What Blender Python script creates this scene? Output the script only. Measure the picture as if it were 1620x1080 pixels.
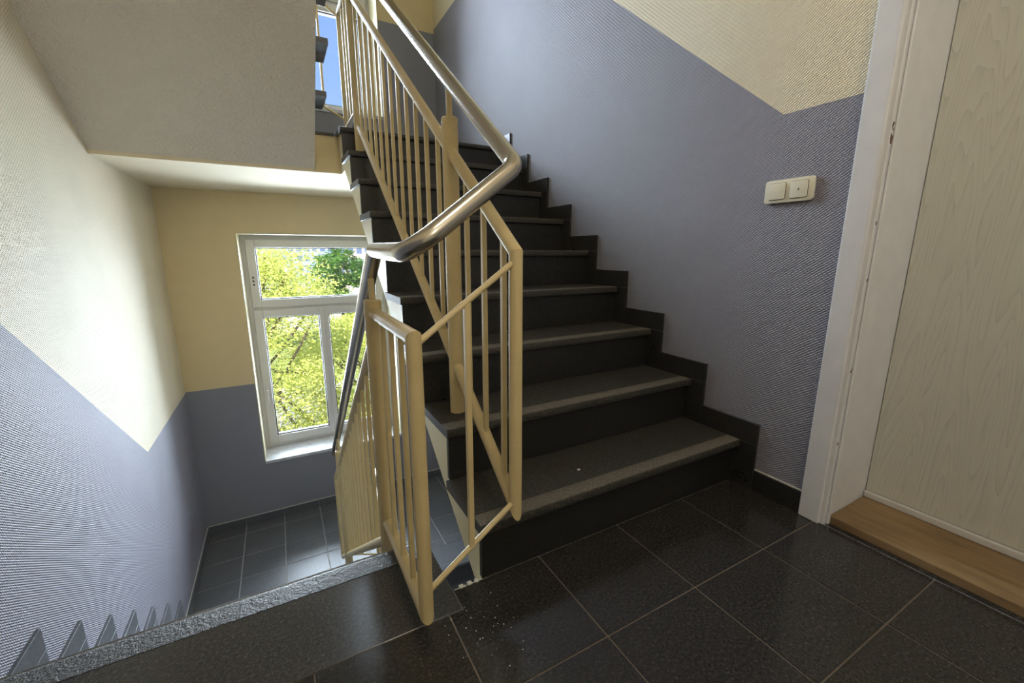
import bpy, bmesh, math, random
import numpy as np
from mathutils import Vector

for o in list(bpy.data.objects):
    bpy.data.objects.remove(o, do_unlink=True)
S = bpy.context.scene
C = S.collection

# ------------------------------------------------------------------ camera, sky, sun, lights, exposure
H = 0.19                       # rise of one step
cam_d = bpy.data.cameras.new('camera')
cam_d.sensor_width = 36.0
cam_d.lens = 664.9 / 1620 * 36
cam_d.clip_start = 0.02
cam_d.clip_end = 1000
cam = bpy.data.objects.new('camera', cam_d)
C.objects.link(cam)
cam.location = (0, 0, 0.9406)
cam.rotation_euler = (math.radians(90 - 11.968), 0, math.radians(-28.84))
S.camera = cam

world = bpy.data.worlds.new('sky')
S.world = world
world.use_nodes = True
wn = world.node_tree
wn.nodes.clear()
w_out = wn.nodes.new('ShaderNodeOutputWorld')
w_bg = wn.nodes.new('ShaderNodeBackground')
w_tc = wn.nodes.new('ShaderNodeTexCoord')
w_sep = wn.nodes.new('ShaderNodeSeparateXYZ')
w_ramp = wn.nodes.new('ShaderNodeValToRGB')
w_ramp.color_ramp.elements[0].position = 0.0
w_ramp.color_ramp.elements[0].color = (0.72, 0.82, 1.0, 1)
w_ramp.color_ramp.elements[1].position = 0.75
w_ramp.color_ramp.elements[1].color = (0.16, 0.32, 0.86, 1)
e = w_ramp.color_ramp.elements.new(0.22)
e.color = (0.36, 0.55, 0.98, 1)
wn.links.new(w_tc.outputs['Generated'], w_sep.inputs[0])
wn.links.new(w_sep.outputs['Z'], w_ramp.inputs[0])
wn.links.new(w_ramp.outputs[0], w_bg.inputs['Color'])
w_bg.inputs['Strength'].default_value = 0.92
wn.links.new(w_bg.outputs[0], w_out.inputs[0])

sun_d = bpy.data.lights.new('sun', 'SUN')
sun_d.energy = 10.0
sun_d.angle = 0.01
sun_d.color = (1.0, 0.95, 0.86)
sun = bpy.data.objects.new('sun', sun_d)
C.objects.link(sun)
sun.rotation_euler = Vector((0.45, 0.62, -0.85)).to_track_quat('-Z', 'Y').to_euler()


def area(name, loc, target, sx, sy, power, col):
    d = bpy.data.lights.new(name, 'AREA')
    d.shape = 'RECTANGLE'
    d.size, d.size_y = sx, sy
    d.energy = power
    d.color = col
    o = bpy.data.objects.new(name, d)
    C.objects.link(o)
    o.location = loc
    o.rotation_euler = (Vector(target) - Vector(loc)).to_track_quat('-Z', 'Z').to_euler()
    return o


# daylight entering through the two windows
area('daylight_lower_window', (0.38, 5.75, 0.35), (0.38, 0.0, -0.45), 2.4, 2.6, 670, (0.76, 0.86, 1.0))
area('daylight_upper_window', (0.38, 5.75, 3.5), (0.38, 0.0, 2.6), 2.4, 2.4, 740, (0.75, 0.85, 1.0))

S.view_settings.view_transform = 'Standard'
S.view_settings.look = 'None'
S.view_settings.gamma = 1.0
S.view_settings.use_curve_mapping = False
S.view_settings.exposure = 0.42

# ------------------------------------------------------------------ key measures
XL, XR, YB = -0.83, 1.603, 4.53          # left wall, right wall, back wall
RUN_U, RUN_D = 0.255, 0.25
N_U, N_D = 0.951, 3.235                  # first nosing of the rising flights (towards +y / towards -y)
XA, XB = 0.24, 0.52                      # planes of the two balustrades
EA, EB = 0.347, 0.426                    # edges of the stair eye
ST = 9 * H                               # height of one flight = 1.71
SLAB = 0.25
YF = -1.35                               # wall behind the camera


# ------------------------------------------------------------------ node materials
def new_mat(name):
    m = bpy.data.materials.new(name)
    m.use_nodes = True
    nt = m.node_tree
    b = nt.nodes['Principled BSDF']
    return m, nt, b


def N(nt, typ, **kw):
    n = nt.nodes.new(typ)
    for k, v in kw.items():
        setattr(n, k, v)
    return n


def pos(nt, scale=(1, 1, 1)):
    g = N(nt, 'ShaderNodeNewGeometry')
    mp = N(nt, 'ShaderNodeMapping')
    mp.inputs['Scale'].default_value = scale
    nt.links.new(g.outputs['Position'], mp.inputs['Vector'])
    return mp.outputs['Vector']


def noise(nt, vec, scale, detail=3, rough=0.55):
    n = N(nt, 'ShaderNodeTexNoise')
    n.inputs['Scale'].default_value = scale
    n.inputs['Detail'].default_value = detail
    n.inputs['Roughness'].default_value = rough
    nt.links.new(vec, n.inputs['Vector'])
    return n.outputs['Fac']


def ramp(nt, fac, stops):
    r = N(nt, 'ShaderNodeValToRGB')
    els = r.color_ramp.elements
    els[0].position, els[0].color = stops[0][0], (*stops[0][1], 1)
    els[1].position, els[1].color = stops[-1][0], (*stops[-1][1], 1)
    for p, c in stops[1:-1]:
        x = els.new(p)
        x.color = (*c, 1)
    nt.links.new(fac, r.inputs[0])
    return r.outputs[0]


def bump(nt, b, h, strength, dist):
    n = N(nt, 'ShaderNodeBump')
    n.inputs['Strength'].default_value = strength
    n.inputs['Distance'].default_value = dist
    nt.links.new(h, n.inputs['Height'])
    nt.links.new(n.outputs[0], b.inputs['Normal'])
    return n


def math_n(nt, op, a, b=None):
    n = N(nt, 'ShaderNodeMath', operation=op)
    for i, v in enumerate((a, b)):
        if v is None:
            continue
        if isinstance(v, (int, float)):
            n.inputs[i].default_value = v
        else:
            nt.links.new(v, n.inputs[i])
    return n.outputs[0]


def srgb(r, g, b):
    f = lambda c: (c / 255 / 12.92) if c / 255 <= 0.04045 else ((c / 255 + 0.055) / 1.055) ** 2.4
    return (f(r), f(g), f(b))


def plain(name, col, rough=0.5, metal=0.0, var=0.0, vscale=8.0, spec=0.5):
    m, nt, b = new_mat(name)
    b.inputs['Roughness'].default_value = rough
    b.inputs['Metallic'].default_value = metal
    b.inputs['Specular IOR Level'].default_value = spec
    f = noise(nt, pos(nt), vscale, 4)
    lo = tuple(max(0, c * (1 - var)) for c in col)
    hi = tuple(min(1, c * (1 + var)) for c in col)
    nt.links.new(ramp(nt, f, [(0.3, lo), (0.7, hi)]), b.inputs['Base Color'])
    return m


def wallpaper(name, col):
    """painted woven glass-fibre wallpaper: short diagonal ribs in rows"""
    m, nt, b = new_mat(name)
    b.inputs['Roughness'].default_value = 0.55
    v = pos(nt)
    sep = N(nt, 'ShaderNodeSeparateXYZ')
    nt.links.new(v, sep.inputs[0])
    hx = math_n(nt, 'ADD', sep.outputs['X'], sep.outputs['Y'])
    P = 2 * math.pi / 0.0095
    a = math_n(nt, 'SINE', math_n(nt, 'MULTIPLY', math_n(nt, 'ADD', math_n(nt, 'MULTIPLY', hx, 0.7), sep.outputs['Z']), P))
    c = math_n(nt, 'SINE', math_n(nt, 'MULTIPLY', math_n(nt, 'SUBTRACT', math_n(nt, 'MULTIPLY', hx, 0.9), sep.outputs['Z']), P * 0.6))
    d = math_n(nt, 'MULTIPLY', a, math_n(nt, 'ADD', math_n(nt, 'MULTIPLY', c, 0.55), 0.5))
    n1 = noise(nt, v, 140, 2)
    d = math_n(nt, 'ADD', d, math_n(nt, 'MULTIPLY', n1, 1.3))
    # seams of the wallpaper widths
    bump(nt, b, d, 0.9, 0.0021)
    f = noise(nt, v, 2.3, 5)
    nt.links.new(ramp(nt, f, [(0.3, tuple(x * 0.95 for x in col)), (0.72, tuple(min(1, x * 1.04) for x in col))]), b.inputs['Base Color'])
    return m


def plaster(name, col, scale, strength, dist):
    m, nt, b = new_mat(name)
    b.inputs['Roughness'].default_value = 0.8
    v = pos(nt)
    h = math_n(nt, 'ADD', noise(nt, v, scale, 3), math_n(nt, 'MULTIPLY', noise(nt, v, scale * 2.7, 2), 0.5))
    bump(nt, b, h, strength, dist)
    f = noise(nt, v, 3.0, 4)
    nt.links.new(ramp(nt, f, [(0.3, tuple(x * 0.96 for x in col)), (0.7, col)]), b.inputs['Base Color'])
    return m


def granite(name, lo, hi, speck, rough, rvar=0.1, bumpy=0.0, fine=0.12):
    m, nt, b = new_mat(name)
    v = pos(nt)
    f1 = noise(nt, v, 420, 2, 0.7)
    f2 = noise(nt, v, 130, 3, 0.6)
    f3 = noise(nt, v, 5, 4)
    mixf = math_n(nt, 'ADD', math_n(nt, 'MULTIPLY', f1, 0.55), math_n(nt, 'MULTIPLY', f2, 0.45))
    col = ramp(nt, mixf, [(0.40, lo), (0.56, hi), (0.70, speck)])
    mx = N(nt, 'ShaderNodeMix', data_type='RGBA', blend_type='MULTIPLY')
    mx.inputs['Factor'].default_value = 1.0
    nt.links.new(col, mx.inputs['A'])
    nt.links.new(ramp(nt, f3, [(0.1, (0.85, 0.85, 0.85)), (0.9, (1.15, 1.15, 1.15))]), mx.inputs['B'])
    nt.links.new(mx.outputs['Result'], b.inputs['Base Color'])
    r = ramp(nt, noise(nt, v, 3.5, 6, 0.7), [(0.1, (rough - rvar,) * 3), (0.9, (rough + rvar,) * 3)])
    nt.links.new(r, b.inputs['Roughness'])
    if bumpy:
        bump(nt, b, math_n(nt, 'ADD', noise(nt, v, 150, 3, 0.7), noise(nt, v, 60, 2)), 1.0, bumpy)
    else:
        bump(nt, b, mixf, fine, 0.0006)
    return m


M = {}
CREAM = srgb(233, 220, 191)
GREYP = srgb(146, 144, 155)
M['cream_wall'] = wallpaper('cream_wallpaper', CREAM)
M['grey_wall'] = wallpaper('grey_wallpaper', GREYP)
M['cream_smooth'] = plain('cream_paint', srgb(222, 203, 158), 0.6, var=0.02)
M['grey_smooth'] = plain('grey_paint', srgb(140, 141, 150), 0.5, var=0.02)
M['soffit'] = plaster('rough_plaster', srgb(242, 235, 224), 52, 1.0, 0.016)
M['ceiling'] = plaster('ceiling_paint', srgb(230, 218, 190), 150, 0.25, 0.002)
M['cheek'] = plain('cheek_paint', srgb(232, 222, 186), 0.5, var=0.02)
M['tile'] = granite('polished_dark_granite', (0.013, 0.0122, 0.0115), (0.037, 0.0345, 0.0325), (0.16, 0.15, 0.14), 0.15, 0.04, fine=0.04)
M['tile_l'] = granite('dark_slate_tile', (0.080, 0.085, 0.094), (0.13, 0.136, 0.148), (0.20, 0.205, 0.215), 0.36, 0.03, fine=0.02)
M['tread'] = granite('stair_granite', (0.020, 0.019, 0.0175), (0.050, 0.046, 0.041), (0.16, 0.148, 0.13), 0.5, 0.1)
M['riser'] = granite('shaded_riser_granite', (0.009, 0.0088, 0.0084), (0.022, 0.021, 0.0195), (0.075, 0.07, 0.065), 0.4, 0.06)  # tread granite darkened: shade on the risers is put into the colour
M['slab'] = granite('glare_slab_granite', (0.028, 0.027, 0.0265), (0.062, 0.060, 0.058), (0.20, 0.195, 0.19), 0.22, 0.04, fine=0.06)  # lightened granite: glare reflected off the slab is put into the colour
M['strip'] = granite('worn_tread_strip', (0.085, 0.074, 0.056), (0.15, 0.132, 0.105), (0.28, 0.26, 0.22), 0.7, 0.08, bumpy=0.0015)
M['edge'] = granite('tooled_granite_edge', (0.035, 0.034, 0.032), (0.095, 0.094, 0.09), (0.40, 0.40, 0.40), 0.36, 0.06, bumpy=0.014)
M['skirt'] = granite('skirting_granite', (0.014, 0.0135, 0.013), (0.034, 0.032, 0.030), (0.10, 0.09, 0.085), 0.3, 0.08)
M['grout_l'] = plain('light_grout', srgb(168, 168, 166), 0.9, var=0.1, vscale=40)
M['grout'] = plain('grout', srgb(112, 102, 92), 0.9, var=0.15, vscale=40)
M['grout_d'] = plain('dark_mortar', srgb(36, 34, 33), 0.9, var=0.2, vscale=30)
M['seal'] = plain('sealant', srgb(212, 208, 196), 0.6, var=0.08, vscale=50)


def paint_metal():
    m, nt, b = new_mat('cream_railing_enamel')
    v = pos(nt)
    f = noise(nt, v, 6, 6, 0.65)
    f2 = noise(nt, v, 55, 3, 0.6)
    col = ramp(nt, f, [(0.25, srgb(204, 182, 132)), (0.6, srgb(217, 197, 150)), (0.8, srgb(224, 206, 164))])
    mx = N(nt, 'ShaderNodeMix', data_type='RGBA', blend_type='MIX')
    nt.links.new(ramp(nt, f2, [(0.70, (0, 0, 0)), (0.80, (0.5, 0.5, 0.5))]), mx.inputs['Factor'])
    nt.links.new(col, mx.inputs['A'])
    mx.inputs['B'].default_value = (*srgb(150, 118, 70), 1)
    nt.links.new(mx.outputs['Result'], b.inputs['Base Color'])
    b.inputs['Roughness'].default_value = 0.42
    bump(nt, b, noise(nt, v, 40, 3), 0.08, 0.002)
    return m


M['rail'] = paint_metal()


def steel():
    m, nt, b = new_mat('brushed_stainless')
    b.inputs['Metallic'].default_value = 1.0
    f = noise(nt, pos(nt), 9, 3)
    nt.links.new(ramp(nt, f, [(0.2, (0.50, 0.465, 0.41)), (0.8, (0.58, 0.54, 0.48))]), b.inputs['Base Color'])
    b.inputs['Roughness'].default_value = 0.27
    return m


M['steel'] = steel()
M['pvc'] = plain('white_pvc', srgb(212, 209, 206), 0.35, var=0.01)
M['gasket'] = plain('dark_gasket', srgb(40, 42, 42), 0.7)
M['switch'] = plain('cream_switch_plastic', srgb(236, 230, 210), 0.3, var=0.01)
M['mark'] = plain('switch_print', srgb(90, 86, 80), 0.6)
M['casing'] = plain('door_frame_white', srgb(224, 223, 226), 0.45, var=0.04, vscale=14)
M['chip'] = plain('bare_wood_chip', srgb(96, 62, 34), 0.8, var=0.3, vscale=200)
M['dust'] = plain('plaster_dust', srgb(225, 222, 212), 0.9)


def marble():
    m, nt, b = new_mat('light_marble_sill')
    v = pos(nt)
    f = noise(nt, v, 22, 6, 0.7)
    nt.links.new(ramp(nt, f, [(0.35, srgb(186, 188, 194)), (0.65, srgb(226, 228, 232))]), b.inputs['Base Color'])
    b.inputs['Roughness'].default_value = 0.5
    return m


M['sill'] = marble()


def laminate():
    m, nt, b = new_mat('pale_woodgrain_laminate')
    v = pos(nt, (7.0, 7.0, 0.55))
    n1 = noise(nt, v, 1.5, 1.5, 0.4)
    sep = N(nt, 'ShaderNodeSeparateXYZ')
    nt.links.new(v, sep.inputs[0])
    rings = math_n(nt, 'FRACT', math_n(nt, 'MULTIPLY', math_n(nt, 'ADD', n1, math_n(nt, 'MULTIPLY', sep.outputs['Y'], 0.05)), 26.0))
    fine = noise(nt, pos(nt, (190, 190, 4)), 2.0, 4, 0.7)
    f = math_n(nt, 'ADD', math_n(nt, 'MULTIPLY', rings, 0.4), math_n(nt, 'MULTIPLY', fine, 0.7))
    nt.links.new(ramp(nt, f, [(0.2, srgb(184, 182, 170)), (0.45, srgb(206, 204, 192)), (0.85, srgb(212, 210, 199))]), b.inputs['Base Color'])
    b.inputs['Roughness'].default_value = 0.5
    bump(nt, b, f, 0.12, 0.001)
    return m


M['laminate'] = laminate()


def wood():
    m, nt, b = new_mat('worn_oak_threshold')
    v = pos(nt, (14, 2.2, 14))
    f = noise(nt, v, 2.0, 6, 0.65)
    f2 = noise(nt, pos(nt), 7, 5)
    col = ramp(nt, f, [(0.25, srgb(108, 84, 56)), (0.5, srgb(140, 114, 80)), (0.75, srgb(158, 134, 100))])
    mx = N(nt, 'ShaderNodeMix', data_type='RGBA', blend_type='MIX')
    nt.links.new(ramp(nt, f2, [(0.5, (0, 0, 0)), (0.72, (0.75, 0.75, 0.75))]), mx.inputs['Factor'])
    nt.links.new(col, mx.inputs['A'])
    mx.inputs['B'].default_value = (*srgb(128, 104, 78), 1)
    nt.links.new(mx.outputs['Result'], b.inputs['Base Color'])
    b.inputs['Roughness'].default_value = 0.6
    return m


M['wood'] = wood()


def glass():
    m = bpy.data.materials.new('window_glass')
    m.use_nodes = True
    nt = m.node_tree
    nt.nodes.clear()
    out = N(nt, 'ShaderNodeOutputMaterial')
    tr = N(nt, 'ShaderNodeBsdfTransparent')
    tr.inputs[0].default_value = (0.95, 0.97, 0.96, 1)
    gl = N(nt, 'ShaderNodeBsdfGlossy')
    gl.inputs['Roughness'].default_value = 0.02
    fr = N(nt, 'ShaderNodeFresnel')
    fr.inputs[0].default_value = 1.45
    mx = N(nt, 'ShaderNodeMixShader')
    nt.links.new(fr.outputs[0], mx.inputs[0])
    nt.links.new(tr.outputs[0], mx.inputs[1])
    nt.links.new(gl.outputs[0], mx.inputs[2])
    nt.links.new(mx.outputs[0], out.inputs[0])
    return m


M['glass'] = glass()


def leaf(name, lo, hi):
    m = bpy.data.materials.new(name)
    m.use_nodes = True
    nt = m.node_tree
    nt.nodes.clear()
    out = N(nt, 'ShaderNodeOutputMaterial')
    d = N(nt, 'ShaderNodeBsdfDiffuse')
    t = N(nt, 'ShaderNodeBsdfTranslucent')
    mx = N(nt, 'ShaderNodeMixShader')
    mx.inputs[0].default_value = 0.45
    col = ramp(nt, noise(nt, pos(nt), 2.5, 4), [(0.3, lo), (0.7, hi)])
    nt.links.new(col, d.inputs[0])
    nt.links.new(col, t.inputs[0])
    nt.links.new(d.outputs[0], mx.inputs[1])
    nt.links.new(t.outputs[0], mx.inputs[2])
    nt.links.new(mx.outputs[0], out.inputs[0])
    return m


M['leaf_y'] = leaf('yellow_green_leaves', (0.48, 0.56, 0.12), (0.80, 0.80, 0.26))
M['leaf_g'] = leaf('deep_green_leaves', (0.08, 0.20, 0.03), (0.16, 0.32, 0.06))
M['bark'] = plain('bark', srgb(104, 92, 76), 0.9, var=0.3, vscale=20)


def fill_light_glass():
    m, nt, b = new_mat('lit_fill_glass')
    b.inputs['Base Color'].default_value = (0.9, 0.88, 0.82, 1)
    b.inputs['Emission Color'].default_value = (1.0, 0.93, 0.82, 1)
    b.inputs['Emission Strength'].default_value = 17.0  # glow of the two added fill lights
    return m


M['lamp'] = fill_light_glass()


# ------------------------------------------------------------------ mesh helpers
class MB:
    def __init__(self):
        self.v, self.f, self.m = [], [], []

    def face(self, idx, mi=0):
        self.f.append(tuple(idx))
        self.m.append(mi)

    def box(self, x0, x1, y0, y1, z0, z1, mi=0):
        b = len(self.v)
        self.v += [(x, y, z) for z in (z0, z1) for y in (y0, y1) for x in (x0, x1)]
        for q in ((0, 2, 3, 1), (4, 5, 7, 6), (0, 1, 5, 4), (2, 6, 7, 3), (0, 4, 6, 2), (1, 3, 7, 5)):
            self.face([b + i for i in q], mi)
        return self

    def prism(self, poly, axis, a, b_, mi=0, cap_mi=None):
        """2D polygon extruded along an axis; poly in the two other axes in xyz order"""
        base = len(self.v)
        n = len(poly)

        def put(p, t):
            if axis == 0:
                return (t, p[0], p[1])
            if axis == 1:
                return (p[0], t, p[1])
            return (p[0], p[1], t)
        self.v += [put(p, a) for p in poly] + [put(p, b_) for p in poly]
        cm = mi if cap_mi is None else cap_mi
        self.face(list(range(base + n - 1, base - 1, -1)), cm)
        self.face(list(range(base + n, base + 2 * n)), cm)
        for i in range(n):
            j = (i + 1) % n
            self.face((base + i, base + j, base + n + j, base + n + i), mi)
        return self

    def tube(self, pts, r, seg=16, d0=None, d1=None, cap=True, mi=0):
        """round bar through points; d0/d1 are directions of the neighbours, for mitred ends"""
        pts = [Vector(p) for p in pts]
        n = len(pts)
        dirs = [(pts[i + 1] - pts[i]).normalized() for i in range(n - 1)]
        ref = Vector((1, 0, 0)) if abs(dirs[0].x) < 0.9 else Vector((0, 0, 1))
        base = len(self.v)
        u = (ref - dirs[0] * ref.dot(dirs[0])).normalized()
        prev = dirs[0]
        for i in range(n):
            if i == 0:
                d = dirs[0]
                other = Vector(d0).normalized() if d0 is not None else d
                pl = (d + other).normalized()
            elif i == n - 1:
                d = dirs[-1]
                other = Vector(d1).normalized() if d1 is not None else d
                pl = (d + other).normalized()
            else:
                d = dirs[i - 1]
                pl = (dirs[i - 1] + dirs[i]).normalized()
            if i > 0:
                q = prev.rotation_difference(d)
                u = q @ u
                u = (u - d * u.dot(d)).normalized()
                prev = d
            w = d.cross(u)
            for k in range(seg):
                a = 2 * math.pi * k / seg
                off = (u * math.cos(a) + w * math.sin(a)) * r
                t = -off.dot(pl) / d.dot(pl)
                p = pts[i] + off + d * t
                self.v.append(tuple(p))
            if 0 < i < n - 1:
                q = d.rotation_difference(dirs[i])
                u = q @ u
                prev = dirs[i]
        for i in range(n - 1):
            for k in range(seg):
                k2 = (k + 1) % seg
                self.face((base + i * seg + k, base + i * seg + k2, base + (i + 1) * seg + k2, base + (i + 1) * seg + k), mi)
        if cap:
            self.face([base + k for k in range(seg - 1, -1, -1)], mi)
            self.face([base + (n - 1) * seg + k for k in range(seg)], mi)
        return self

    def lathe(self, c, prof, seg=24, mi=0):
        """profile of (r, z) about the vertical through c"""
        base = len(self.v)
        for r, z in prof:
            for k in range(seg):
                a = 2 * math.pi * k / seg
                self.v.append((c[0] + r * math.cos(a), c[1] + r * math.sin(a), c[2] + z))
        for i in range(len(prof) - 1):
            for k in range(seg):
                k2 = (k + 1) % seg
                self.face((base + i * seg + k, base + i * seg + k2, base + (i + 1) * seg + k2, base + (i + 1) * seg + k), mi)
        self.face([base + k for k in range(seg - 1, -1, -1)], mi)
        self.face([base + (len(prof) - 1) * seg + k for k in range(seg)], mi)
        return self

    def mesh(self, name, mats, smooth=False, bevel=0.0, bseg=2):
        me = bpy.data.meshes.new(name)
        me.from_pydata([tuple(v) for v in self.v], [], self.f)
        for m in (mats if isinstance(mats, (list, tuple)) else [mats]):
            me.materials.append(m)
        me.polygons.foreach_set('material_index', self.m)
        bm = bmesh.new()
        bm.from_mesh(me)
        bmesh.ops.recalc_face_normals(bm, faces=bm.faces)
        if bevel:
            bmesh.ops.bevel(bm, geom=[e for e in bm.edges if len(e.link_faces) == 2 and e.calc_face_angle(0) > 0.5],
                            offset=bevel, segments=bseg, affect='EDGES', profile=0.6)
        bm.to_mesh(me)
        bm.free()
        if smooth:
            me.polygons.foreach_set('use_smooth', [True] * len(me.polygons))
            me.set_sharp_from_angle(angle=math.radians(40))
        me.update()
        return me

    def build(self, name, mats, parent=None, **kw):
        o = bpy.data.objects.new(name, self.mesh(name, mats, **kw))
        C.objects.link(o)
        if parent is not None:
            o.parent = parent
        return o


def link_obj(name, me, parent=None, loc=(0, 0, 0)):
    o = bpy.data.objects.new(name, me)
    C.objects.link(o)
    if parent is not None:
        o.parent = parent
    o.location = loc
    return o


def empty(name):
    o = bpy.data.objects.new(name, None)
    o.empty_display_size = 0.1
    C.objects.link(o)
    return o


def thing(o, label, cat, group=None):
    o['label'] = label
    o['category'] = cat
    if group:
        o['group'] = group
    return o


def struct(o, label=None):
    o['kind'] = 'structure'
    if label:
        o['label'] = label
    return o


def fillet(pts, radii, seg=8):
    pts = [Vector(p) for p in pts]
    out = [pts[0]]
    for i in range(1, len(pts) - 1):
        a = (pts[i - 1] - pts[i]).normalized()
        b = (pts[i + 1] - pts[i]).normalized()
        ang = a.angle(b)
        r = radii[i]
        if r <= 0 or ang > 3.05:
            out.append(pts[i])
            continue
        t = r / math.tan(ang / 2)
        p0, p1 = pts[i] + a * t, pts[i] + b * t
        cen = pts[i] + (a + b).normalized() * (r / math.sin(ang / 2))
        v0, v1 = p0 - cen, p1 - cen
        tot = v0.angle(v1)
        ax = v0.cross(v1).normalized()
        from mathutils import Matrix
        for k in range(seg + 1):
            out.append(cen + Matrix.Rotation(tot * k / seg, 3, ax) @ v0)
    out.append(pts[-1])
    return out


_cache = {}


def tile_obj(name, x0, x1, y0, y1, z0, z1, mat, parent, bevel=0.0015):
    """one stone piece; alike pieces share their mesh"""
    key = (round(x1 - x0, 4), round(y1 - y0, 4), round(z1 - z0, 4), mat.name, bevel)
    if key not in _cache:
        hx, hy = (x1 - x0) / 2, (y1 - y0) / 2
        _cache[key] = MB().box(-hx, hx, -hy, hy, 0, z1 - z0).mesh(name, mat, bevel=bevel, bseg=1)
    return link_obj(name, _cache[key], parent, ((x0 + x1) / 2, (y0 + y1) / 2, z0))


# ------------------------------------------------------------------ walls
def border_right(y):
    return 1.411 if y < 0.944 else (3.11 if y > 3.0 else 1.411 + (y - 0.944) * (3.11 - 1.411) / (3.0 - 0.944))


ZB, ZT = -4.6, 5.4
DY0, DY1, DZ = -0.40, 0.640, 2.06         # door opening in the right wall
XD = 1.90                                 # outer face of right wall
mb = MB()
T = 0.34
# grey dado (material 1), cream above (material 0); pieces around the door opening
mb.prism([(DY1, 0), (DY1, 1.411), (0.944, 1.411), (3.0, 3.11), (YB, 3.11), (YB, 0)], 0, XR, XR + T, 1)
mb.prism([(DY1, 1.411), (DY1, ZT), (YB, ZT), (YB, 3.11), (3.0, 3.11), (0.944, 1.411)], 0, XR, XR + T, 0)
mb.prism([(DY0, DZ), (DY0, ZT), (DY1, ZT), (DY1, DZ)], 0, XR, XR + T, 0)
mb.prism([(YF, 1.411), (YF, ZT), (DY0, ZT), (DY0, 1.411)], 0, XR, XR + T, 0)
mb.prism([(YF, 0), (YF, 1.411), (DY0, 1.411), (DY0, 0)], 0, XR, XR + T, 1)
mb.prism([(YF, ZB), (YF, 0), (YB, 0), (YB, ZB)], 0, XR, XR + T, 1)
struct(mb.build('wall_right', [M['cream_wall'], M['grey_wall']]), 'right stairwell wall with grey stepped dado below cream wallpaper')

mb = MB()
yl0 = 3.25 - (1.411 + 0.29) / 0.825
mb.prism([(YF, ZB), (YF, 1.411), (yl0, 1.411), (3.25, -0.29), (YB, -0.29), (YB, ZB)], 0, XL - 0.3, XL, 1)
mb.prism([(YF, 1.411), (YF, ZT), (YB, ZT), (YB, -0.29), (3.25, -0.29), (yl0, 1.411)], 0, XL - 0.3, XL, 0)
struct(mb.build('wall_left', [M['cream_wall'], M['grey_wall']]), 'left stairwell wall with grey dado dropping beside the descending flight')

# back wall with two window openings
WX0, WX1 = -0.29, 1.05
LZ0, LZ1 = -1.08, 1.105
UZ0, UZ1 = 2.235, 4.0
WT = 0.42
mb = MB()


def bw(x0, x1, z0, z1):
    for (a, b_, mi) in ((ZB, -0.28, 1), (-0.28, 1.585, 0), (1.585, 3.07, 1), (3.07, ZT, 0)):
        lo, hi = max(a, z0), min(b_, z1)
        if hi - lo > 1e-4:
            mb.box(x0, x1, YB, YB + WT, lo, hi, mi)


bw(XL - 0.3, WX0, ZB, ZT)
bw(WX1, XR + T, ZB, ZT)
bw(WX0, WX1, ZB, LZ0 - 0.03)
bw(WX0, WX1, LZ1, UZ0 - 0.03)
bw(WX0, WX1, UZ1, ZT)
struct(mb.build('wall_back', [M['cream_smooth'], M['grey_smooth']]), 'back wall with windows, grey below and cream above')
mb = MB()
mb.box(XL - 0.3, XR + T, YF - 0.3, YF, ZB, ZT)
struct(mb.build('wall_front', M['cream_wall']))
mb = MB()
mb.box(XL - 0.3, XR + T, YF - 0.3, YB + WT, ZT, ZT + 0.2)
struct(mb.build('ceiling', M['ceiling']))
mb = MB()
mb.box(XL, XR, YF, 1.0, 2 * ST - SLAB, 2 * ST)
struct(mb.build('ceiling', M['ceiling']))
mb = MB()
mb.box(XL - 0.3, XR + T, YF - 0.3, YB + WT, ZB - 0.2, ZB)
struct(mb.build('floor', M['grout_d']), 'dark floor at the bottom of the stairwell')

# white finishing beads on the window reveals
# ------------------------------------------------------------------ floors
G = 0.0024            # half joint
TH = 0.012


def tiles_rect(xs, ys, ztop, mat, parent, clip, G=G):
    """tiles between joint lines, cut to a list of allowed rectangles"""
    for i in range(len(xs) - 1):
        for j in range(len(ys) - 1):
            for (cx0, cx1, cy0, cy1) in clip:
                x0, x1 = max(xs[i] + G, cx0), min(xs[i + 1] - G, cx1)
                y0, y1 = max(ys[j] + G, cy0), min(ys[j + 1] - G, cy1)
                if x1 - x0 > 0.012 and y1 - y0 > 0.012:
                    tile_obj('floor_tile', x0, x1, y0, y1, ztop - TH, ztop, mat, parent, 0.0012)


# main landing
mb = MB()
mb.box(XL, EA - 0.012, YF, 1.19, -SLAB, -0.003)
mb.box(EA - 0.012, XR, YF, 0.9755, -SLAB, -0.003)
fl = struct(mb.build('floor', M['grout']), 'landing floor of polished dark granite tiles')
xs = [-0.83, -0.671, -0.345, -0.0185, 0.308, 0.635, 0.961, 1.293, XR]
ys = [YF, -0.97, -0.645, -0.318, 0.008, 0.333, 0.654, 0.985]
tiles_rect(xs, ys, 0.0, M['tile'], fl, [(0.635 + G, XR, YF, 0.9758), (XL, 0.635 - G, YF, 0.654 - G), (XL, 0.308 - G, 0.654 + G, 0.9025)])
MB().prism([(0.3104, 0.6564), (0.6326, 0.6564), (0.6326, 0.9758), (0.3485, 0.9758), (0.3485, 0.9028), (0.3104, 0.9028)], 2, -TH, 0.0).build('floor_tile', M['tile'], fl, bevel=0.0012, bseg=1)
tile_obj('floor_tile', XL, EA - 0.0015, 0.9055, 1.157, -TH, 0.0, M['slab'], fl, 0.0012)       # long edge slab
tile_obj('floor_tile', XR + 0.001, XR + 0.0215, DY0 + 0.017, DY1 - 0.018, 0.0002, 0.0016, M['tile'], fl, 0.0012)
# tooled nosing of the landing, rounded at the front


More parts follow.
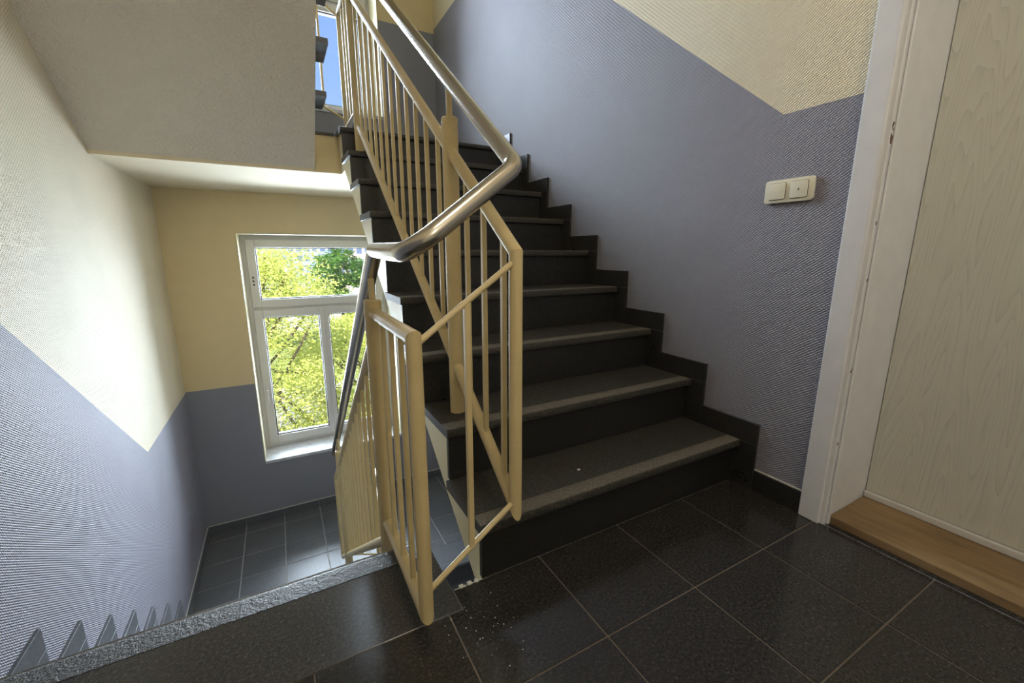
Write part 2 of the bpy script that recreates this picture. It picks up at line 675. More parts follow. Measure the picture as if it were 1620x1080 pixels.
def nosing_poly(y_in, y_out, z, th, s):
    n = 5
    r = th / 2
    pts = [(y_in, z - th), (y_in, z)]
    for k in range(n + 1):
        a = math.pi / 2 - math.pi * k / n
        pts.append((y_out - s * r + s * r * math.cos(a), z - r + r * math.sin(a)))
    return pts


ob = MB().prism(nosing_poly(1.159, 1.238, 0.0, 0.034, 1), 0, XL, EA).build('nosing_strip', M['edge'], fl, smooth=True)
ob['label'] = 'rough tooled granite nosing'
# white filler along the broken slot edge
mb = MB()
rnd = random.Random(4)
px = 0.352
while px < 0.425:
    w = rnd.uniform(0.006, 0.014)
    hgt = rnd.uniform(0.003, 0.012)
    mb.box(px, px + w, 0.972, 0.981 + rnd.uniform(-0.003, 0.006), -0.05, hgt - 0.006)
    px += w * 0.9
ob = mb.build('plaster_edge', M['seal'], fl, bevel=0.0015, bseg=1)
ob['label'] = 'crumbling white plaster along the slot edge'

# lower half landing
ZL = -ST
mb = MB()
mb.box(XL, XR, 3.19, YB, ZL - SLAB, ZL - 0.003)
mb.box(EB + 0.02, XR, 3.03, 3.19, ZL - SLAB, ZL - 0.003)
fl2 = struct(mb.build('floor', M['grout_l']), 'lower half landing of grey slate tiles below the window')
xs = [XL, -0.52, -0.188, 0.144, 0.476, 0.806, 1.117, 1.43, XR]
ys = [3.07, 3.40, 3.716, 4.02, 4.37, YB]
tiles_rect(xs, ys, ZL, M['tile_l'], fl2, [(XL, EB, 3.195, YB), (EB, XR, 3.30, YB)], 0.004)
tile_obj('floor_tile', EB, XR, 3.07, 3.296, ZL - TH, ZL, M['tile_l'], fl2, 0.0012)
MB().prism(nosing_poly(3.068, 2.99, ZL, 0.034, -1), 0, EB, XR).build('nosing_strip', M['tile_l'], fl2, smooth=True)

# upper half landing, underside painted white
ZU = ST
mb = MB()
mb.box(XL, XR, 3.215, YB, ZU - SLAB, ZU - 0.02, 0)
mb.box(EB + 0.02, XR, 3.03, 3.215, ZU - SLAB, ZU - 0.02, 0)
fl3 = struct(mb.build('floor', [M['ceiling']]), 'upper half landing slab with cream underside')
mb = MB()
mb.box(0.29, 0.46, 3.207, 3.2145, ZU - SLAB, ZU - 0.015)
mb.build('slab_edge', M['cream_smooth'], fl3)
tile_obj('floor_tile', XL, EB - 0.01, 3.20, YB, ZU - 0.018, ZU, M['tile'], fl3)
tile_obj('floor_tile', EB, XR, 3.07, YB, ZU - 0.018, ZU, M['tile'], fl3)
MB().prism(nosing_poly(3.068, 2.99, ZU, 0.034, -1), 0, EB, XR).build('nosing_strip', M['tread'], fl3, smooth=True)

# ------------------------------------------------------------------ staircases
NS = 0.025


def staircase(label, x_edge, x_wall, s, n1, z0, run, steps=9, soffit=None, strips=True, matt='tread', first=1, grp=None, skirt=True, steps_from=1, skm='skirt', cheek=True, soff=-0.245, ts=0.01):
    """flight of granite treads and risers on a thin concrete waist; s = direction of ascent in y"""
    root = empty('staircase')
    root.location = (0, 0, 0)
    thing(root, label, 'stairs')
    inner = 1 if x_wall > x_edge else -1          # direction from the eye to the wall
    xw = x_wall - inner * 0.012 if skirt else x_wall
    Y = lambda t: n1 + s * t

    def span(a, b_):
        return (min(a, b_), max(a, b_))
    saw = [(NS + 0.018, max(-0.05, -0.02))]
    for k in range(1, steps):
        saw.append((NS + 0.018 + (k - 1) * run, k * H - 0.03))
        saw.append((NS + 0.018 + k * run, k * H - 0.03))
    tend = NS + 0.018 + (steps - 1) * run
    saw.append((tend, steps * H - 0.05))
    m_s = 0.76

    def low(t, off):
        return m_s * t + off
    # step wedges that reach out to the stair eye
    xe = x_edge + inner * 0.016
    xi = x_edge + inner * (0.064 if cheek else 0.086)
    poly = saw + [(tend + 0.06, steps * H - 0.05), (tend + 0.06, low(tend + 0.06, -0.119)), (0.075, low(0.075, -0.119)), (NS + 0.018, -0.09)]
    if cheek:
        MB().prism([(Y(t), z0 + z) for t, z in poly], 0, *span(xe, xi)).build('step_cheek', M['cheek'], root)
    # waist slab
    poly = saw + [(tend + 0.02, steps * H - 0.05), (tend + 0.02, low(tend + 0.02, soff)), (ts, low(ts, soff)), (ts, -0.03)]
    MB().prism([(Y(t), z0 + z) for t, z in poly], 0, *span(xi, x_wall)).build('waist_slab', soffit or M['soffit'], root)
    tx0, tx1 = span(x_edge, xw)
    rx0, rx1 = span(x_edge + inner * 0.012 if cheek else xi, xw)
    # treads
    th = 0.030
    SW = 0.058
    key = ('tread', label)
    depth = run + NS + 0.001
    # profile with a small rounding at the front edge
    pl = [(s * depth, 0.0), (s * 0.007, 0.0), (s * 0.002, 0.002), (0.0, 0.008), (0.0, th - 0.006), (s * 0.0018, th - 0.0018), (s * 0.006, th), (s * depth, th)]
    tr_me = MB().prism(pl, 0, tx0, tx1).mesh('tread', M[matt], smooth=True)
    st_me = MB().box(tx0 + 0.0005, tx1 - 0.0005, *span(s * 0.004, s * SW), th - 0.004, th + 0.0012).mesh('tread_strip', M['strip'], bevel=0.001, bseg=1)
    for k in range(steps_from, steps):
        tr = link_obj('tread', tr_me, root, (0, Y((k - 1) * run), z0 + k * H - th))
        link_obj('tread_strip', st_me, tr)
    # risers
    for k in range(steps_from, steps + 1):
        a, b_ = span(Y((k - 1) * run + NS), Y((k - 1) * run + NS + 0.018))
        zlo = z0 + (k - 1) * H + 0.0005
        tile_obj('riser', rx0, rx1, a, b_, zlo, z0 + k * H - th - 0.0005, M['riser' if matt == 'tread' else matt], root, 0.0008)
    # stepped skirting on the wall
    if skirt:
        sx0, sx1 = span(xw, x_wall)
        sky, skz = 0.066, 0.086
        for k in range(steps_from, steps + 1):
            a, b_ = span(Y((k - 1) * run - sky), Y((k - 1) * run + NS))
            tile_obj('skirting_tile', sx0, sx1, a, b_, z0 + (k - 1) * H, z0 + k * H - 0.001, M[skm], root, 0.0008)
            end = k * run - sky if k < steps else (k - 1) * run + 0.05
            a, b_ = span(Y((k - 1) * run - sky), Y(end))
            tile_obj('skirting_tile', sx0, sx1, a, b_, z0 + k * H, z0 + k * H + skz, M[skm], root, 0.0008)
    return root


staircase('dark granite stairs rising from the landing along the grey right wall', EB, XR, 1, N_U, 0.0, RUN_U)
staircase('stairs going down from the landing beside the bright left wall', EA, XL, -1, N_D, -ST, RUN_D, matt='tile_l', skm='tile_l')
staircase('flight overhead with rough grey plaster underside, above the descending stairs', EA + 0.022, XL, -1, N_D + 0.06, ST, RUN_D, soff=-0.29, ts=0.075, skirt=False, strips=False, cheek=False, matt='tile_l')
staircase('lowest flight seen through the slot beneath the rising stairs', EB, XR, 1, N_U, -2 * ST, RUN_U, strips=False, skirt=False, matt='tile_l')

# skirting on the landings
bs = struct(empty('baseboard_right'), 'dark granite skirting between the first step and the door frame')
tile_obj('skirting_tile', XR - 0.012, XR, 0.703, N_U - 0.067, 0.0, 0.086, M['skirt'], bs, 0.0008)
tile_obj('skirting_tile', XR - 0.012, XR, YF, DY0 - 0.07, 0.0, 0.086, M['skirt'], bs, 0.0008)
MB().box(XR - 0.006, XR, 0.703, N_U - 0.067, 0.086, 0.089).build('sealant_line', M['seal'], bs)
bs = struct(empty('baseboard_back'), 'dark tile skirting under the lower window')
xs = [XL, -0.52, -0.188, 0.144, 0.476, 0.806, 1.117, 1.43, XR]
for i in range(len(xs) - 1):
    tile_obj('skirting_tile', xs[i] + 0.002, xs[i + 1] - 0.002, YB - 0.012, YB, ZL, ZL + 0.075, M['tile_l'], bs, 0.0008)
MB().box(XL, XR, YB - 0.004, YB, ZL + 0.075, ZL + 0.081).build('sealant_line', M['seal'], bs)
tile_obj('skirting_tile', XL, XR, YB - 0.012, YB, ZU, ZU + 0.075, M['tile'], bs, 0.0008)
bs = struct(empty('baseboard_left'), 'dark tile skirting along the left wall of the lower landing')
ysl = [3.31, 3.716, 4.02, 4.37, YB - 0.012]
for i in range(len(ysl) - 1):
    tile_obj('skirting_tile', XL, XL + 0.012, ysl[i] + 0.002, ysl[i + 1] - 0.002, ZL, ZL + 0.075, M['tile_l'], bs, 0.0008)
MB().box(XL, XL + 0.004, 3.31, YB, ZL + 0.075, ZL + 0.081).build('sealant_line', M['seal'], bs)

# ------------------------------------------------------------------ windows
YW = 4.83


def ring(mb, x0, x1, z0, z1, w, ya, yb, mi=0):
    """rectangular frame with bar width w (l, r, b, t)"""
    l, r, b_, t = w
    mb.box(x0, x0 + l, ya, yb, z0, z1, mi)
    mb.box(x1 - r, x1, ya, yb, z0, z1, mi)
    mb.box(x0 + l, x1 - r, ya, yb, z0, z0 + b_, mi)
    mb.box(x0 + l, x1 - r, ya, yb, z1 - t, z1, mi)


def window(name, z0, z1, zm, label):
    root = struct(empty(name), label)
    x0, x1 = WX0, WX1
    mb = MB()
    ring(mb, x0, x1, z0, z1, (0.05, 0.05, 0.05, 0.05), YW + 0.02, YW + 0.09)
    mb.box(x0 + 0.05, x1 - 0.05, YW + 0.02, YW + 0.09, zm - 0.02, zm + 0.02)
    mb.build('frame', M['pvc'], root, bevel=0.004)
    xm = 0.385
    for (a, b_, c, d, nm) in ((x0 + 0.04, x1 - 0.04, zm + 0.012, z1 - 0.04, 'top'), (x0 + 0.04, xm, z0 + 0.04, zm - 0.012, 'l'), (xm, x1 - 0.04, z0 + 0.04, zm - 0.012, 'r')):
        mb = MB()
        w = (0.078, 0.078, 0.078, 0.078)
        if nm == 'l':
            w = (0.078, 0.046, 0.085, 0.078)
        if nm == 'r':
            w = (0.046, 0.078, 0.085, 0.078)
        ring(mb, a, b_, c, d, w, YW, YW + 0.07)
        sash = mb.build('sash', M['pvc'], root, bevel=0.006)
        gx0, gx1, gz0, gz1 = a + w[0], b_ - w[1], c + w[2], d - w[3]
        mb = MB()
        ring(mb, gx0 - 0.003, gx1 + 0.003, gz0 - 0.003, gz1 + 0.003, (0.0115,) * 4, YW + 0.022, YW + 0.072)
        mb.build('gasket', M['gasket'], sash)
        MB().box(gx0, gx1, YW + 0.03, YW + 0.036, gz0, gz1).build('pane', M['glass'], sash)
        if nm == 'l':
            hx = a + 0.036
            zc = c + (d - c) * 0.42
            mb = MB()
            mb.box(hx - 0.014, hx + 0.014, YW - 0.010, YW, zc - 0.035, zc + 0.035)
            mb.box(hx - 0.008, hx + 0.008, YW - 0.045, YW - 0.008, zc - 0.008, zc + 0.008)
            mb.box(hx - 0.009, hx + 0.009, YW - 0.052, YW - 0.040, zc - 0.135, zc + 0.010)
            h_ = mb.build('handle', M['pvc'], sash, bevel=0.004)
            h_['label'] = 'white lever handle pointing down'
        if nm == 'top':
            mb = MB()
            for q in (-0.035, 0.0, 0.035):
                mb.tube([(a + 0.035, YW - 0.002, (c + d) / 2 - 0.07 + q), (a + 0.035, YW + 0.004, (c + d) / 2 - 0.07 + q)], 0.009, 10)
            mb.build('fitting_hole', M['gasket'], sash)
    # inner sill
    sl = MB().box(x0, x1, YB - 0.012, YW + 0.03, z0 - 0.03, z0).build('window_sill', M['sill'], root, bevel=0.003)
    sl['label'] = 'light marble sill'
    # white corner bead on the reveals
    mb = MB()
    mb.box(x0 - 0.006, x0 + 0.002, YB - 0.003, YW + 0.02, z0, z1)
    mb.box(x1 - 0.002, x1 + 0.006, YB - 0.003, YW + 0.02, z0, z1)
    mb.box(x0, x1, YB, YW + 0.02, z1 - 0.002, z1 + 0.004)
    mb.build('reveal', M['cheek'], root)
    return root


window('window_1', LZ0, LZ1, 0.392, 'white window over the lower half landing with trees outside')
window('window_2', UZ0, UZ1, 3.26, 'white window over the upper half landing showing blue sky')

# ------------------------------------------------------------------ door
dr = struct(empty('door_1'), 'pale woodgrain flat door in white frame with oak threshold')
mb = MB()
mb.box(XR - 0.020, XR, DY1 - 0.004, DY1 + 0.062, 0.0, DZ + 0.065)
mb.box(XR - 0.020, XR, DY0 - 0.062, DY0 + 0.004, 0.0, DZ + 0.065)
mb.box(XR - 0.020, XR, DY0 + 0.004, DY1 - 0.004, DZ, DZ + 0.065)
cs = mb.build('casing', M['casing'], dr, bevel=0.006, bseg=3)
mb = MB()
mb.box(XR - 0.008, 1.93, DY1 - 0.016, DY1 - 0.0005, 0.0, DZ)
mb.box(XR - 0.008, 1.93, DY0 + 0.0005, DY0 + 0.016, 0.0, DZ)
mb.box(XR - 0.008, 1.93, DY0 + 0.016, DY1 - 0.016, DZ - 0.016, DZ)
jb = mb.build('jamb', M['casing'], dr, bevel=0.002, bseg=1)
# rebate bead on the jamb
mb = MB()
mb.box(XR + 0.008, XR + 0.024, DY1 - 0.023, DY1 - 0.0165, 0.0, DZ - 0.017)
mb.box(XR + 0.008, XR + 0.024, DY0 + 0.0165, DY0 + 0.023, 0.0, DZ - 0.017)
mb.build('bead', M['casing'], jb, bevel=0.002, bseg=1)
lf = MB().box(1.885, 1.93, DY0 + 0.017, DY1 - 0.018, 0.055, DZ - 0.018).build('door_leaf', M['laminate'], dr, bevel=0.002, bseg=1)
MB().box(1.872, 1.93, DY0 + 0.017, DY1 - 0.018, 0.031, 0.054).build('bottom_strip', M['pvc'], dr, bevel=0.002, bseg=1)
MB().box(XR + 0.022, 1.93, DY0 + 0.017, DY1 - 0.018, 0.0005, 0.030).build('threshold', M['wood'], dr, bevel=0.003)
# chipped spots where an old lock plate sat
mb = MB()
rnd = random.Random(9)
for (zc, n, hh) in ((1.300, 5, 0.012), (1.262, 7, 0.012), (1.655, 3, 0.020), (1.02, 1, 0.008), (0.86, 2, 0.01), (0.56, 2, 0.005), (0.30, 1, 0.004)):
    for q in range(n):
        zz = zc + rnd.uniform(-hh, hh)
        yy = XR - 0.0075 + rnd.uniform(0.002, 0.013)
        mb.box(yy, yy + rnd.uniform(0.003, 0.007), DY1 - 0.0166, DY1 - 0.0158, zz, zz + rnd.uniform(0.004, 0.011))
ch = mb.build('paint_chip_mark', M['chip'], jb)
ch['label'] = 'brown chipped spots in the white paint'
# closing panel behind the door
MB().box(1.931, XR + T, DY0, DY1, 0.0, DZ).build('backing', M['grout_d'], dr)

# ------------------------------------------------------------------ light switch


def rounded_rect(y0, y1, z0, z1, r, n=4):
    pts = []
    for cy, cz, a0 in ((y1 - r, z1 - r, 0), (y0 + r, z1 - r, 90), (y0 + r, z0 + r, 180), (y1 - r, z0 + r, 270)):
        for k in range(n + 1):
            a = math.radians(a0 + 90 * k / n)
            pts.append((cy + r * math.cos(a), cz + r * math.sin(a)))
    return pts


sw = empty('light_switch')
thing(sw, 'cream double light switch on the grey wall beside the door frame', 'light switch')
SY0, SY1, SZ0, SZ1 = 0.8075, 0.9715, 1.1135, 1.1915
MB().prism(rounded_rect(SY0, SY1, SZ0, SZ1, 0.010), 0, XR - 0.011, XR - 0.0006).build('cover_plate', M['switch'], sw, bevel=0.002, smooth=True)
for q in (0, 1):
    cy = (SY0 + SY1) / 2 + (0.0365 if q == 0 else -0.0365)
    rk = MB().prism(rounded_rect(cy - 0.0275, cy + 0.0275, SZ0 + 0.0115, SZ1 - 0.0115, 0.006), 0, XR - 0.0155, XR - 0.0113).build('rocker', M['switch'], sw, bevel=0.0015, smooth=True)
    rim = MB().prism(rounded_rect(cy - 0.0290, cy + 0.0290, SZ0 + 0.0100, SZ1 - 0.0100, 0.007), 0, XR - 0.0114, XR - 0.0109).build('gap', M['mark'], sw)
    if q == 1:
        # bell symbol
        zc = (SZ0 + SZ1) / 2
        pl = [(cy - 0.0042, zc - 0.0032), (cy + 0.0042, zc - 0.0032), (cy + 0.0026, zc - 0.001), (cy + 0.0018, zc + 0.0028), (cy, zc + 0.0044), (cy - 0.0018, zc + 0.0028), (cy - 0.0026, zc - 0.001)]
        mk = MB().prism(pl, 0, XR - 0.0158, XR - 0.0155)
        mk.prism([(cy - 0.001, zc - 0.0050), (cy + 0.001, zc - 0.0050), (cy + 0.001, zc - 0.0036), (cy - 0.001, zc - 0.0036)], 0, XR - 0.0158, XR - 0.0155)
        mk.build('bell_symbol', M['mark'], rk)

# ------------------------------------------------------------------ balustrades
RR, RP, RB = 0.0178, 0.0258, 0.0070


def balustrade(label, x, s, n1, z0, full=True):
    root = empty('balustrade')
    thing(root, label, 'balustrade')
    P = lambda t, z: (x, n1 + s * t, z0 + z)
    D = lambda t, z: (0, s * t, z)
    m = 0.745
    t0, t1 = -0.026, 1.93                 # lower end bar, upper post
    zb, zt = 0.242, 0.940
    ztop = lambda t: zt + m * (t - t0)
    zbot = lambda t: zb + m * (t - t0)
    up, sl = D(0, 1), D(1, m)
    nsl = (-Vector(sl))
    MB().tube([P(t0, zb), P(t0, zt)], RR, 16, d0=nsl, d1=sl).build('end_bar', M['rail'], root, smooth=True)
    MB().tube([P(t0, zt), P(t1, ztop(t1))], RR, 16, d0=up).build('top_rail', M['rail'], root, smooth=True)
    MB().tube([P(t0, zb), P(t1, zbot(t1))], RR, 16, d0=D(0, -1)).build('bottom_rail', M['rail'], root, smooth=True)
    posts = []
    for t, zl, zh in ((0.40, 2 * H, ztop(0.40) + 0.096), (t1, 8 * H, ztop(t1) + 0.115)):
        p = MB().lathe(P(t, 0), [(RP, zl), (RP, zh - 0.003), (RP - 0.003, zh)], 24).build('post', M['rail'], root, smooth=True)
        zr = 1.142 + 0.745 * (t - t0) - 0.012
        MB().tube([P(t, zh - 0.002), P(t, zr)], 0.0095, 12).build('handrail_stub', M['rail'], p, smooth=True)
        posts.append(p)
    # balusters of the sloping part, one shared square bar
    k = 0
    t = 0.040
    ln = (zt - zb) - 0.012
    hb = RB
    bar = MB().prism([(-hb, -hb), (hb, -hb), (hb, hb), (-hb, hb)], 2, 0, ln).mesh('baluster', M['rail'], bevel=0.0012, bseg=1)
    while t < t1 - 0.03:
        if abs(t - 0.40) > 0.035:
            link_obj('baluster', bar, root, P(t, zbot(t) + 0.006))
        t += 0.1195
    # level part on the landing
    te = 2.36
    lb, lt = ST + 0.062, ST + 0.762
    MB().tube([P(t1 + 0.012, lt), P(te, lt)], RR, 16, d1=D(0, -1)).build('top_rail', M['rail'], root, smooth=True)
    MB().tube([P(te, lt), P(te, lb)], RR, 16, d0=D(1, 0), d1=D(-1, 0)).build('end_bar', M['rail'], root, smooth=True)
    MB().tube([P(te, lb), P(t1 + 0.012, lb)], RR, 16, d0=D(0, -1)).build('bottom_rail', M['rail'], root, smooth=True)
    for q in range(1, 4):
        t = t1 + 0.038 + q * 0.0985 - 0.02
        link_obj('baluster', bar, root, P(t, lb + 0.005))
    return root


def turn(root, x_dn, s_dn, n_dn, z0_dn, x_up, s_up, n_up, z0_up):
    """two thin rods and one bar that join the level end of one balustrade to the foot of the next"""
    a = Vector((x_dn, n_dn + s_dn * 2.36, z0_dn + ST))
    b = Vector((x_up, n_up - s_up * 0.026, z0_up))
    mids = []
    for za, zb_ in ((0.742, 0.922), (0.118, 0.262)):
        p, q = a + Vector((0, 0, za)), b + Vector((0, 0, zb_))
        d = (q - p).normalized()
        MB().tube([p + d * 0.012, q - d * 0.012], 0.0075, 12).build('tie_rod', M['rail'], root, smooth=True)
        mids.append(p.lerp(q, 0.48))
    lo, hi = mids[1], mids[0]
    MB().prism([(lo.x - RB, lo.y - RB), (lo.x + RB, lo.y - RB), (lo.x + RB, lo.y + RB), (lo.x - RB, lo.y + RB)], 2, lo.z, hi.z).build('baluster', M['rail'], root, bevel=0.0012, bseg=1)


b_up = balustrade('cream bar balustrade on the rising granite stairs, nearest the right wall', XB, 1, N_U, 0.0)
b_dn = balustrade('cream bar balustrade of the descending stairs, its end bar standing on the landing', XA, -1, N_D, -ST)
b_lo = balustrade('cream balustrade of the lowest flight below the slot', XB, 1, N_U, -2 * ST)
b_hi = balustrade('cream balustrade of the overhead flight against the upper window', XA, -1, N_D + 0.04, ST)
turn(b_up, XA, -1, N_D, -ST, XB, 1, N_U, 0.0)
turn(b_dn, XB, 1, N_U, -2 * ST, XA, -1, N_D, -ST)
turn(b_hi, XB, 1, N_U, 0.0, XA, -1, N_D + 0.04, ST)

# ------------------------------------------------------------------ handrail, one continuous tube round the turns
hr_pts = [(XB, 1.60, -2 * ST + 1.65),
          (XB, 3.0, -ST + 0.95), (XB, 3.33, -ST + 0.95), (XA, 3.262, -ST + 1.142),
          (XA, 1.225, 0.945), (XA, 0.865, 0.940), (XB, 0.925, 1.142),
          (XB, 3.0, 1.142 + 0.75 * 2.075), (XB, 3.33, 2.70), (XA, 3.262, ST + 1.142), (XA, 1.5, ST + 1.142 + 0.745 * 1.762)]
hr_rad = [0, 0.03, 0.05, 0.045, 0.022, 0.062, 0.050, 0.03, 0.05, 0.045, 0]
hr = MB().tube(fillet(hr_pts, hr_rad, 8), 0.0215, 20).build('handrail', M['steel'], smooth=True)
thing(hr, 'brushed stainless steel tube handrail running round the stair eye', 'handrail')

# ------------------------------------------------------------------ small litter
mb = MB()
mb.prism([(-0.006, -0.004), (0.004, -0.005), (0.007, 0.002), (-0.002, 0.006)], 2, 0, 0.002)
o = mb.build('paint_flake', M['dust'])
o.location = (0.86, 1.075, H + 0.0006)
thing(o, 'tiny white paint flake lying on the lowest tread', 'flake')
mb = MB()
rnd = random.Random(2)
for k in range(42):
    x = rnd.gauss(0.37, 0.07)
    y = rnd.gauss(0.85, 0.09)
    if y > 0.955 or (x < 0.27 and y > 0.84):
        continue
    r = rnd.uniform(0.0004, 0.0013)
    mb.box(x - r, x + r, y - r, y + r * rnd.uniform(0.5, 1.3), 0.0004, 0.0004 + r)
o = mb.build('plaster_crumbs', M['dust'])
thing(o, 'white plaster crumbs scattered on the landing near the slot', 'crumbs')
o['kind'] = 'stuff'

# ------------------------------------------------------------------ fill light added over the landing, shaped as a ceiling lamp (above the frame)
lp = empty('fill_light_ceiling')
lp.location = (0, 0, 0)
thing(lp, 'added fill light above the landing, shaped as a round opal ceiling lamp', 'lamp')
zc = 2 * ST - SLAB
MB().lathe((0.45, -0.35, zc), [(0.215, 0.0), (0.215, -0.02), (0.205, -0.025)], 32).build('fill_light_base', M['pvc'], lp, smooth=True)
MB().lathe((0.45, -0.35, zc), [(0.203, -0.025), (0.195, -0.06), (0.15, -0.095), (0.08, -0.115), (0.005, -0.12)], 32).build('fill_light_shade', M['lamp'], lp, smooth=True)

wl_ = empty('fill_light_wall')  # unseen fill light, added to brighten the soffit and the near landing
thing(wl_, 'added fill light behind the camera, shaped as an opal globe wall lamp', 'lamp')
MB().tube([(0.55, YF + 0.0005, 2.05), (0.55, YF + 0.03, 2.05)], 0.09, 24).build('wall_plate', M['pvc'], wl_, smooth=True)
n_ = 14
MB().lathe((0.55, YF + 0.155, 2.05), [(max(0.004, 0.14 * math.sin(math.pi * k / n_)), -0.14 * math.cos(math.pi * k / n_)) for k in range(n_ + 1)], 28).build('fill_light_shade', M['lamp'], wl_, smooth=True)

# ------------------------------------------------------------------ outdoors
ZG = -9.0
M['ground'] = plain('pale_paving', srgb(196, 190, 180), 0.9, var=0.12, vscale=0.6)
M['asphalt'] = plain('asphalt', srgb(150, 148, 148), 0.9, var=0.08, vscale=1.2)
M['lawn'] = plain('dry_lawn', srgb(140, 150, 84), 0.95, var=0.25, vscale=1.5)
g = MB().box(-160, 260, 6, 420, ZG - 0.3, ZG).build('ground', M['ground'])
struct(g, 'pale paved ground outside the window')
rd = MB().box(-160, 260, 24, 33, ZG, ZG + 0.01).build('road', M['asphalt'])
struct(rd, 'grey street beyond the near trees')
lw = MB().box(-160, 260, 34.5, 60, ZG, ZG + 0.015).build('lawn', M['lawn'])
struct(lw, 'dry lawn across the street')


def tree(label, x, y, ztop, rx, rz, n_clump, n_leaf, size, mat, seed, group=None):
    rg = np.random.default_rng(seed)
    root = empty('tree')
    root.location = (x, y, ZG)
    thing(root, label, 'tree', group)
    hgt = ztop - ZG
    cz = hgt - rz
    mb = MB()
    mb.tube([(0, 0, 0), (0.05, 0.02, cz * 0.5), (0.0, -0.05, cz), (0.1, 0.0, cz + rz * 0.55)], 0.16, 9)
    cl = []
    for k in range(n_clump):
        d = rg.normal(size=3)
        d /= np.linalg.norm(d)
        rr = rg.uniform(0.35, 1.0) ** 0.6
        c = np.array([d[0] * rx * rr, d[1] * rx * rr, cz + d[2] * rz * rr])
        cl.append((c, rg.uniform(0.35, 0.75) * rx / 3.2))
        if k % 3 == 0:
            base = np.array([0, 0, cz + rg.uniform(-0.8, 0.3) * rz * 0.6])
            mid = (base + c) / 2 + rg.normal(size=3) * 0.12
            mb.tube([tuple(base), tuple(mid), tuple(c)], 0.035, 6)
    mb.build('trunk', M['bark'], root)
    per = n_leaf // n_clump
    V = []
    for c, r in cl:
        p = rg.normal(size=(per, 3)) * np.array([r, r, r * 0.55]) * 0.75 + c
        u = rg.normal(size=(per, 3))
        u[:, 2] *= 0.5
        u /= np.linalg.norm(u, axis=1)[:, None]
        w = np.cross(u, rg.normal(size=(per, 3)))
        w /= np.linalg.norm(w, axis=1)[:, None]
        s = size * rg.uniform(0.6, 1.3, size=(per, 1))
        nrm = np.cross(u, w)
        V.append(np.stack([p - u * s, p + w * s * 0.45 + nrm * s * 0.15, p + u * s, p - w * s * 0.45 + nrm * s * 0.15], 1).reshape(-1, 3))
    V = np.concatenate(V)
    nq = len(V) // 4
    me = bpy.data.meshes.new('foliage')
    me.vertices.add(len(V))
    me.vertices.foreach_set('co', V.ravel())
    me.loops.add(nq * 4)
    me.loops.foreach_set('vertex_index', np.arange(nq * 4))
    me.polygons.add(nq)
    me.polygons.foreach_set('loop_start', np.arange(nq) * 4)
    me.materials.append(mat)
    me.update()
    me.validate()
    link_obj('foliage', me, root)
    return root


GT = 'trees outside the window'
tree('tall yellow-green tree filling the left side of the lower window', -0.9, 12.6, 1.6, 2.6, 3.6, 150, 56000, 0.042, M['leaf_y'], 1, GT)
tree('yellow-green tree behind the right pane of the lower window', 2.5, 14.5, -0.9, 2.5, 2.9, 130, 48000, 0.045, M['leaf_y'], 2, GT)
tree('low yellow-green tree at the foot of the window view', 0.9, 10.4, -3.4, 1.9, 2.0, 80, 30000, 0.04, M['leaf_y'], 3, GT)
tree('yellow-green street tree at the left behind the tallest one', -4.5, 16.5, 0.2, 3.0, 3.6, 70, 14000, 0.09, M['leaf_y'], 5, GT)
tree('yellow-green street tree furthest right in the near row', 6.8, 17.0, -0.6, 2.8, 3.2, 70, 14000, 0.09, M['leaf_y'], 6, GT)
tree('round dark green tree beyond the street lamp', 5.2, 44.0, 1.2, 2.6, 2.3, 60, 9000, 0.17, M['leaf_g'], 7, GT)
tree('dark green tree left of the round one across the street', -1.5, 50.0, 0.2, 3.4, 3.2, 60, 8000, 0.2, M['leaf_g'], 8, GT)
tree('small yellow-green tree under the dark green one', 4.4, 30.0, -2.6, 1.9, 1.9, 50, 7000, 0.12, M['leaf_y'], 9, GT)

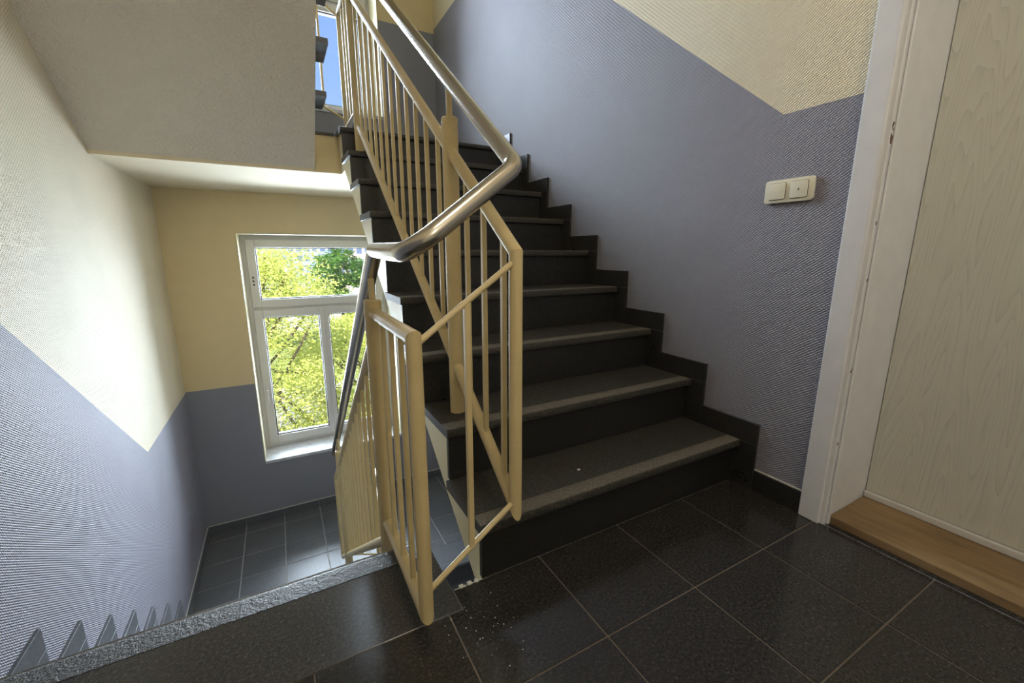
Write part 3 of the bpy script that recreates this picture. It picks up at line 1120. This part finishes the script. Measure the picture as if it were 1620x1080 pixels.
# street lamp
sl_ = empty('street_lamp')
sl_.location = (8.1, 62.0, ZG)
thing(sl_, 'slim grey street lamp with a bent arm before the dark green tree', 'street lamp')
M['galv'] = plain('galvanised_steel', srgb(200, 204, 208), 0.5, metal=0.3)
MB().tube(fillet([(0, 0, 0), (0, 0, 8.2), (1.9, 0, 8.75)], [0, 0.25, 0], 6), 0.07, 10).build('pole', M['galv'], sl_, smooth=True)
MB().box(1.7, 2.5, -0.15, 0.15, 8.72, 8.84).build('lamp_head', M['galv'], sl_, bevel=0.03)

# far buildings with windows
M['b1'] = plain('blue_grey_facade', srgb(150, 168, 196), 0.8, var=0.05, vscale=0.2)
M['b2'] = plain('pink_facade', srgb(214, 190, 186), 0.8, var=0.05, vscale=0.2)
M['b3'] = plain('white_facade', srgb(226, 228, 232), 0.8, var=0.04, vscale=0.2)
M['pane_far'] = plain('far_window', srgb(92, 110, 140), 0.25)
M['roof'] = plain('roof', srgb(150, 100, 88), 0.9, var=0.1, vscale=0.4)


def building(label, x0, x1, y0, y1, ztop, mat, nx, nz, zfirst, roof=True):
    root = empty('building')
    root.location = ((x0 + x1) / 2, (y0 + y1) / 2, ZG)
    thing(root, label, 'building')
    w, d, h = (x1 - x0) / 2, (y1 - y0) / 2, ztop - ZG
    MB().box(-w, w, -d, d, 0, h).build('wall', mat, root)
    MB().box(-w - 0.4, w + 0.4, -d - 0.4, d + 0.4, h, h + 0.6).build('roof', M['roof'] if roof else mat, root)
    px = 2 * w / nx
    me = MB().box(-px * 0.32, px * 0.32, -0.08, 0.0, 0, 1.6).mesh('window', M['pane_far'])
    for i in range(nx):
        for j in range(nz):
            link_obj('window', me, root, (-w + px * (i + 0.5), -d, zfirst + j * 3.0))


building('blue grey slab block on the skyline left of the round tree', 3.0, 19.0, 150, 162, 4.4, M['b1'], 7, 3, 4.3, roof=False)
building('pink block with red roof on the skyline right of the round tree', 15.5, 36.0, 130, 142, 3.6, M['b2'], 9, 3, 3.6)
building('white tower on the skyline at the left of the window', -9.0, -2.0, 170, 180, 8.0, M['b3'], 4, 4, 4.6, roof=False)
